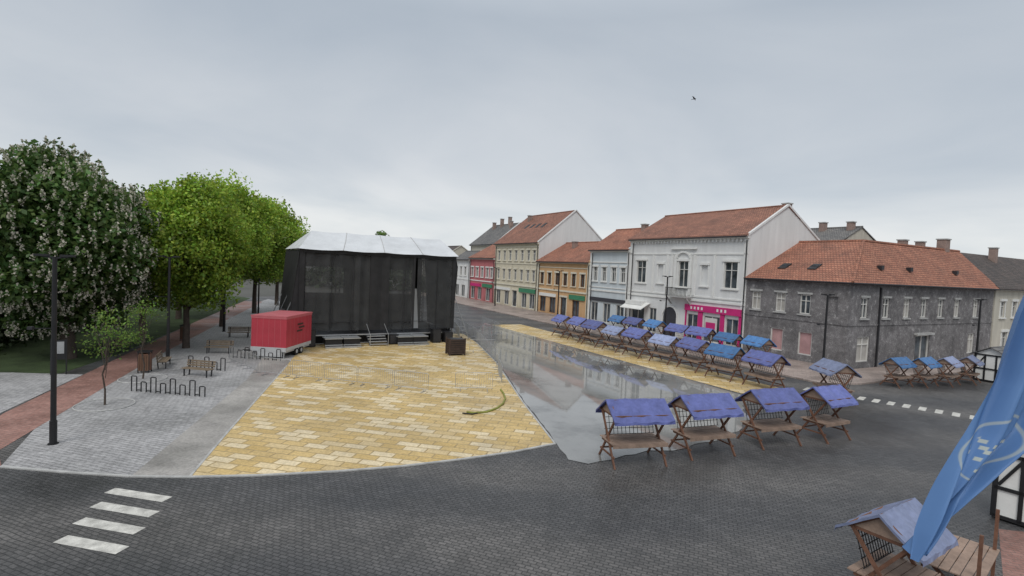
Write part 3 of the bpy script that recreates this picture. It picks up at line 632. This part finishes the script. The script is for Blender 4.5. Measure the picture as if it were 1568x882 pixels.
def booth(x,y,rz,sc=1):
    e=empty('timber_framed_booth',(x,y,0),rz); p=Part(); p.box((-1.1,-1,.1),(1.1,1,2.2),m_trimw); p.obj('walls',e)
    p=Part()
    for sy in (-1,1):
        for xx in (-1.08,-.4,.35,1.08): p.beam((xx,sy*1.02,.1),(xx,sy*1.02,2.2),.11,.07,m_black)
        for z in (.12,1.05,2.15): p.beam((-1.1,sy*1.02,z),(1.1,sy*1.02,z),.07,.11,m_black)
        p.beam((-1.05,sy*1.02,.15),(-.4,sy*1.02,1.0),.06,.09,m_black); p.beam((1.05,sy*1.02,.15),(.35,sy*1.02,1.0),.06,.09,m_black)
        p.beam((-.4,sy*1.02,1.1),(.35,sy*1.02,2.1),.06,.09,m_black)
    for sxx in (-1,1):
        for yy in (-.97,-.35,.35,.97): p.beam((sxx*1.12,yy,.1),(sxx*1.12,yy,2.2),.07,.11,m_black)
        for z in (.12,1.05,2.15): p.beam((sxx*1.12,-1,z),(sxx*1.12,1,z),.07,.11,m_black)
        p.beam((sxx*1.12,-.9,.15),(sxx*1.12,-.35,1.0),.06,.09,m_black); p.beam((sxx*1.12,.9,1.15),(sxx*1.12,.35,2.1),.06,.09,m_black)
    p.obj('timber_frame',e); p=Part()
    slab(p,[(-1.35,-1.3,2.15),(1.35,-1.3,2.15),(1.35,0,2.85),(-1.35,0,2.85)],.06,m_tileg); slab(p,[(-1.35,1.3,2.15),(1.35,1.3,2.15),(1.35,0,2.85),(-1.35,0,2.85)],.06,m_tileg)
    for xx in (-1.1,1.1): p.face([(xx,-1,2.2),(xx,1,2.2),(xx,0,2.75)],m_trimw)
    p.obj('roof',e)
booth(39.2,41.8,.5); booth(17.5,16.6,.6)
p=Part(); 
for i in range(6): p.beam((-1.2,-.5+.2*i,.85),(1.2,-.5+.2*i,.85),.18,.03,m_wood2)
for x in (-1,1):
    for sg in (-1,1): p.beam((x,sg*.55,0),(x,-sg*.4,.84),.07,.07,m_wood)
p.beam((-1,0,.42),(1,0,.42),.05,.06,m_wood)
for x in (-1.1,1.1):
    for y in (-.5,.5): p.beam((x,y,0),(x,y,1.9),.07,.07,m_wood)
place('market_table',[('timber',p.mesh('timber'))],(11.4,12.7,0),.7)
# ------------------------------------------------------------------ street furniture
def lamp_parts(h):
    p=Part(); p.tube([(0,0,0),(0,0,.9),(0,0,.91),(0,0,h)],[.12,.12,.095,.075],m_black,10); p.tube([(0,0,0),(0,0,.04)],.17,m_black,12)
    q=Part()
    for z,sg in ((h-.05,1),(h-.05,-1)):
        q.beam((0,0,z),(sg*.4,0,z+.05),.06,.06,m_black); q.box((min(sg*.2,sg*.62),-.11,z+.05),(max(sg*.2,sg*.62),.11,z+.13),m_black)
    q.beam((0,0,h*.62),(-.75,0,h*.62),.03,.03,m_black); q.box((-.82,-.07,h*.62-.05),(-.66,.07,h*.62+.06),m_dmetal)
    return [('pole',p.mesh('pole',False)),('lamp_heads',q.mesh('lamp_heads'))]
Lp=lamp_parts(7.1); Ls=lamp_parts(6.3)
for x,y,k_ in ((-17.1,19.5,Lp),(-23.2,35.3,Lp),(-27.5,50,Lp),(-32,66,Lp)): place('street_lamp',k_,(x,y,0),.25)
for x,y,k_ in ((25.4,42,Ls),(17.2,58,Lp),(6.9,77,Lp),(-3,96,Lp),(44,49,Ls)): place('street_lamp',k_,(x,y,.05),.3)
def bench(x,y,rz):
    p=Part()
    for sx_ in (-.75,.75): p.beam((sx_,-.2,0),(sx_,-.2,.42),.06,.06,m_dmetal); p.beam((sx_,.2,0),(sx_,.3,.9),.06,.06,m_dmetal); p.beam((sx_,-.25,.42),(sx_,.25,.42),.06,.05,m_dmetal)
    q=Part()
    for i in range(4): q.beam((-.95,-.22+.14*i,.46),(.95,-.22+.14*i,.46),.11,.035,m_woodl)
    for i in range(3): q.beam((-.95,.25+.03*i,.6+.13*i),(.95,.25+.03*i,.6+.13*i),.03,.1,m_woodl)
    place('park_bench',[('legs',p.mesh('legs')),('slats',q.mesh('slats'))],(x,y,.01),rz)
bench(-18.8,31.4,-.15); bench(-21.8,39.0,.2); bench(-28.5,38.3,1.9); bench(-24.5,47,.3); bench(-22.3,33.6,2.0)
def rack(x,y,rz,n=8,sp=.56):
    p=Part()
    for i in range(n):
        a=i*sp; h=.78 if i%2==0 else .5
        p.tube([(a,0,0),(a,0,h),(a+.05,0,h+.03),(a+.25,0,h+.03),(a+.3,0,h),(a+.3,0,0)],.03,m_black,6)
        if i<n-1: p.beam((a+.3,0,.08),(a+sp,0,.08),.04,.04,m_black)
    place('bicycle_rack',[('hoops',p.mesh('hoops'))],(x,y,.01),rz)
rack(-19.9,27.4,-.12,8); rack(-20.6,33.4,-.12,5); rack(-20.2,37.5,-.1,7,.6); rack(-20.4,42.5,-.1,6,.6)
def bin_(x,y):
    p=Part(); p.box((-.3,-.25,.12),(.3,.25,1.15),m_wood); p.box((-.34,-.29,1.25),(.34,.29,1.32),m_black)
    for a in (-.28,.28):
        for b in (-.23,.23): p.beam((a,b,0),(a,b,1.26),.05,.05,m_black)
    for i in range(5): p.box((-.27+.12*i,-.275,.15),(-.2+.12*i,-.251,1.1),m_frameb)
    place('litter_bin',[('body',p.mesh('body'))],(x,y,.01),.3)
bin_(-22.3,31.8); bin_(-27.5,44)
p=Part(); 
for a in (-.35,.35): p.beam((a,0,0),(a,0,2.1),.06,.06,m_black)
p.box((-.32,-.04,.9),(.32,.04,2.05),m_black); p.box((-.25,-.05,1.25),(.25,-.041,1.95),m_galv)
place('information_board',[('board',p.mesh('board'))],(-26.2,30.2,0),.5)
# crowd barriers
p=Part()
p.tube([(-1.1,0,.18),(-1.1,0,1.05),(-1.02,0,1.1),(1.02,0,1.1),(1.1,0,1.05),(1.1,0,.18),(-1.1,0,.18)],.017,m_galv,6)
for i in range(1,17): p.beam((-1.1+2.2*i/17,0,.18),(-1.1+2.2*i/17,0,1.1),.011,.011,m_galv)
for x in (-.8,.8): p.beam((x,-.3,.02),(x,.3,.02),.03,.03,m_galv); p.beam((x,0,.02),(x,0,.18),.025,.025,m_galv)
BM=p.mesh('barrier_frame')
def barrier_line(pts):
    for a,b in zip(pts,pts[1:]):
        a=V(a);b=V(b); d=b-a; n=max(1,round(d.length/2.25)); 
        for i in range(n):
            c=a.lerp(b,(i+.5)/n); o_=link('crowd_barrier',BM); o_.location=(c.x,c.y,.02); o_.rotation_euler=(0,0,math.atan2(d.y,d.x)+random.uniform(-.06,.06))
barrier_line([(-19.5,36.2),(-15.6,32.6),(-9,31),(-4.5,29.9)]); barrier_line([(-3.4,30.6),(-.6,31)])
barrier_line([(-.4,33),(-1,40.2),(-3.1,50),(-1.2,58),(-3.6,65)]); barrier_line([(-4.6,50.5),(-2.2,56.5)]); barrier_line([(-5,52),(-6.2,58)])
barrier_line([(-3.2,44.4),(-1.4,44.9)]); barrier_line([(-1.6,47),(-4,54),(-6.5,62)])
# rubber hose
p=Part(); hp=[(-.4,31.2,.06),(-.22,30.3,.06),(-.1,29.2,.06),(-.2,28.1,.06),(-.5,27.1,.06),(-1,26.3,.06),(-1.6,26.0,.06),(-2,26.1,.06)]
p.tube(hp,.055,M('yellow_green_hose',(.24,.25,.05),.5,.25),8); p.tube([(-.6,27.0,.05),(-1.0,26.5,.05),(-1.7,25.8,.05),(-2.2,25.9,.05)],.035,m_black,8); p.obj('hose',None,True)
# dark slatted crate by the stage
m_cr=M('weathered_dark_wood',(.06,.04,.032),.75,.35,3,18)
e=empty('timber_crate',(-4.45,43,0),.4); p=Part(); p.box((-.6,-.5,.1),(.6,.5,1.35),m_black)
for i in range(7):
    for sy in (-1,1): p.beam((-.62,sy*.54,.2+.18*i),(.62,sy*.54,.2+.18*i),.05,.13,m_cr)
    for sx_ in (-1,1): p.beam((sx_*.64,-.5,.2+.18*i),(sx_*.64,.5,.2+.18*i),.05,.13,m_cr)
for sx_ in (-.64,.64):
    for sy in (-.54,.54): p.beam((sx_,sy,0),(sx_,sy,1.42),.11,.11,m_cr)
p.obj('slats',e)
# red kiosk trailer
m_red=M('red_panel',(.42,.045,.065),.5,.14,.8,10); m_redl=M('pale_red_panel',(.5,.13,.15),.5,.12); m_tw=M('trailer_grey',(.46,.47,.48),.5,.15); m_tyre=M('tyre_rubber',(.02,.02,.02),.85,.2)
e=empty('red_kiosk_trailer',(-18.95,38.1,0),-.06)
W_,D_=2.65,4.1
p=Part(); p.box((0,0,.8),(W_,D_,3.0),m_red)
for i in range(1,6): p.box((W_*i/6-.008,-.01,.85),(W_*i/6+.008,-.001,2.9),m_redl)
for i in range(1,7): p.box((W_+.001,D_*i/7-.01,.85),(W_+.012,D_*i/7+.01,2.9),m_redl)
p.box((-.02,-.03,2.9),(W_+.02,-.001,3.04),m_redl); p.box((W_+.001,-.03,2.9),(W_+.03,D_,3.04),m_redl)
p.box((-.05,-.05,3.041),(W_+.05,D_+.05,3.11),m_redl)
for z,x0 in ((2.3,1.7),(2.05,1.9),(1.8,1.6)): p.box((W_+.013,x0,z),(W_+.03,x0+.9,z+.12),m_cr)
p.obj('body',e)
p=Part(); p.box((.1,.1,.4),(W_-.1,D_-.1,.8),m_tw); p.box((0,-.05,.5),(W_,.099,.8),m_tw); p.box((W_-.099,.1,.55),(W_,D_,.799),m_tw); p.beam((0,.05,.5),(-1.2,.4,.4),.1,.1,m_dmetal); p.box((.5,-.04,.12),(W_-.3,.06,.5),m_tw)
for x in (.2,W_-.2): p.beam((x,.1,0),(x,.1,.5),.08,.08,m_galv)
p.obj('chassis',e)
p=Part()
for x in (.05,W_-.2):
    for y in (1.75,2.5): p.tube([(x,y,.3),(x+.18,y,.3)],.3,m_tyre,18); p.tube([(x-.01,y,.3),(x+.19,y,.3)],.15,m_tw,12)
p.obj('wheels',e,False)
# ------------------------------------------------------------------ flag on its pole
m,nt,b=newmat('flag_cloth'); uv=N(nt,'ShaderNodeUVMap')
vm=N(nt,'ShaderNodeVectorMath',operation='SUBTRACT'); vm.inputs[1].default_value=(.45,.5,0); nt.links.new(uv.outputs[0],vm.inputs[0])
vs=N(nt,'ShaderNodeVectorMath',operation='MULTIPLY'); vs.inputs[1].default_value=(1,3.4,0); nt.links.new(vm.outputs[0],vs.inputs[0])
ln=N(nt,'ShaderNodeVectorMath',operation='LENGTH'); nt.links.new(vs.outputs[0],ln.inputs[0])
ringr=ramp(nt,ln.outputs['Value'],[(0,0),(.385,0),(.395,.5),(.41,.5),(.42,0)])
inside=ramp(nt,ln.outputs['Value'],[(0,1),(.3,1),(.31,0)])
vr=N(nt,'ShaderNodeTexVoronoi',distance='CHEBYCHEV'); vr.inputs['Scale'].default_value=12; nt.links.new(vs.outputs[0],vr.inputs[0])
vrr=ramp(nt,vr.outputs['Distance'],[(.25,.75),(.35,0)]); ins=mixc(nt,1.0,inside.outputs[0],vrr.outputs[0],'MULTIPLY')
nf=noise(nt,3,4,.5,uv.outputs[0]); rf=ramp(nt,nf.outputs[0],[(.3,(.075,.17,.38)),(.7,(.10,.21,.43))])
base=mixc(nt,ins,rf.outputs[0],(.5,.52,.42)); base=mixc(nt,ringr.outputs[0],base,(.5,.52,.4)); nt.links.new(base,b.inputs['Base Color']); b.inputs['Roughness'].default_value=.6
m_flag=m
rows=[(7.5,4.46,4.93),(7.3,4.38,4.92),(6.72,4.22,4.86),(6.25,4.03,4.66),(5.95,3.91,4.32),(5.65,3.78,4.04),(5.38,3.66,3.84),(5.16,3.58,3.66)]
nu,nv=30,70; verts=[];faces=[];uvs=[]
for j in range(nv+1):
    f=j/nv*(len(rows)-1); i=min(int(f),len(rows)-2); t=f-i
    z=rows[i][0]*(1-t)+rows[i+1][0]*t; xl=rows[i][1]*(1-t)+rows[i+1][1]*t; xr_=rows[i][2]*(1-t)+rows[i+1][2]*t
    for q in range(nu+1):
        s=q/nu; x=xl+(xr_-xl)*s; y=4.5+.09*math.sin(s*10+j*.05)*(.4+.6*j/nv)+.045*math.sin(s*23-j*.09)
        verts.append((x,y,z+.12*(s-.5)*(j/nv))); uvs.append((s,1-j/nv))
for j in range(nv):
    for q in range(nu): a=j*(nu+1)+q; faces.append((a,a+1,a+nu+2,a+nu+1))
me=bpy.data.meshes.new('flag_cloth'); me.from_pydata(verts,[],faces); ul=me.uv_layers.new(name='UVMap')
for lp in me.loops: ul.data[lp.index].uv=uvs[lp.vertex_index]
me.polygons.foreach_set('use_smooth',[True]*len(faces)); me.materials.append(m_flag)
e=empty('flag'); link('cloth',me,e); p=Part(); p.tube([(5.0,4.5,0),(5.0,4.5,8.4)],[.06,.04],m_kerb,10); p.tube([(5.0,4.5,7.52),(4.44,4.5,7.52)],.02,m_kerb,6); p.obj('pole',e)
# bird
p=Part(); p.tube([(0,-.22,0),(0,-.1,.03),(0,.08,.02),(0,.24,0)],[.02,.06,.05,.01],m_black,6)
p.face([(0,-.08,.03),(.2,-.05,.16),(.5,.1,.1),(.2,.1,.12),(0,.1,.03)],m_black); p.face([(0,-.08,.03),(-.2,-.05,.16),(-.5,.1,.1),(-.2,.1,.12),(0,.1,.03)],m_black); p.face([(0,.18,.01),(.08,.34,.01),(-.08,.34,.01)],m_black)
o_=p.obj('bird'); o_.location=(20.3,62,28.0); o_.rotation_euler=(0,.3,.8)
# ------------------------------------------------------------------ world, sun, camera
w=bpy.data.worlds.new('World'); scene.world=w; w.use_nodes=True; nt=w.node_tree; bg=nt.nodes['Background']
sk=N(nt,'ShaderNodeTexSky',sky_type='NISHITA'); sk.sun_disc=False; sk.sun_elevation=math.radians(50); sk.sun_rotation=math.radians(200)
tc=N(nt,'ShaderNodeTexCoord'); sp=N(nt,'ShaderNodeSeparateXYZ'); nt.links.new(tc.outputs['Generated'],sp.inputs[0])
r=ramp(nt,sp.outputs[2],[(0,(.82,.84,.85)),(.07,(.79,.81,.82)),(.17,(.65,.68,.715)),(.42,(.49,.54,.60)),(.62,(.83,.87,.91)),(1,(1.0,1.0,1.0))])
mx=N(nt,'ShaderNodeMath',operation='MAXIMUM'); mx.inputs[1].default_value=0; nt.links.new(sp.outputs[2],mx.inputs[0])
ad=N(nt,'ShaderNodeMath',operation='ADD'); ad.inputs[1].default_value=.16; nt.links.new(mx.outputs[0],ad.inputs[0])
dv=[]
for i in (0,1):
    d=N(nt,'ShaderNodeMath',operation='DIVIDE'); nt.links.new(sp.outputs[i],d.inputs[0]); nt.links.new(ad.outputs[0],d.inputs[1]); dv.append(d)
cb=N(nt,'ShaderNodeCombineXYZ'); nt.links.new(dv[0].outputs[0],cb.inputs[0]); nt.links.new(dv[1].outputs[0],cb.inputs[1])
n1=noise(nt,.6,7,.5,cb.outputs[0]); n1.inputs['Distortion'].default_value=.5; rc=ramp(nt,n1.outputs[0],[(.32,(.82,.86,.90)),(.5,(.97,.98,.99)),(.68,(1.13,1.11,1.09))])
c=mixc(nt,1.0,r.outputs[0],rc.outputs[0],'MULTIPLY')
sc=N(nt,'ShaderNodeVectorMath',operation='SCALE'); sc.inputs['Scale'].default_value=10; nt.links.new(c,sc.inputs[0])
c=mixc(nt,.92,sk.outputs[0],sc.outputs[0]); nt.links.new(c,bg.inputs[0]); bg.inputs[1].default_value=.1
sl=bpy.data.lights.new('sun','SUN'); sl.energy=1.4; sl.angle=math.radians(25); sl.color=(1,.97,.92); so=bpy.data.objects.new('sun',sl); scene.collection.objects.link(so)
sd=V((-math.sin(math.radians(20))*math.cos(math.radians(50)),-math.cos(math.radians(20))*math.cos(math.radians(50)),math.sin(math.radians(50))))
so.rotation_euler=sd.to_track_quat('Z','Y').to_euler(); so.location=(0,0,40)
cam=bpy.data.cameras.new('camera'); co=bpy.data.objects.new('camera',cam); scene.collection.objects.link(co); scene.camera=co
cam.lens=36*800/1568; cam.sensor_width=36; cam.clip_end=3000; cam.clip_start=.1
Rm=Matrix.Rotation(math.radians(90-2.36),4,'X')@Matrix.Rotation(.045,4,'Z'); co.matrix_world=Matrix.Translation((0,0,7.5))@Rm
scene.view_settings.view_transform='Standard'; scene.view_settings.look='None'; scene.view_settings.exposure=0
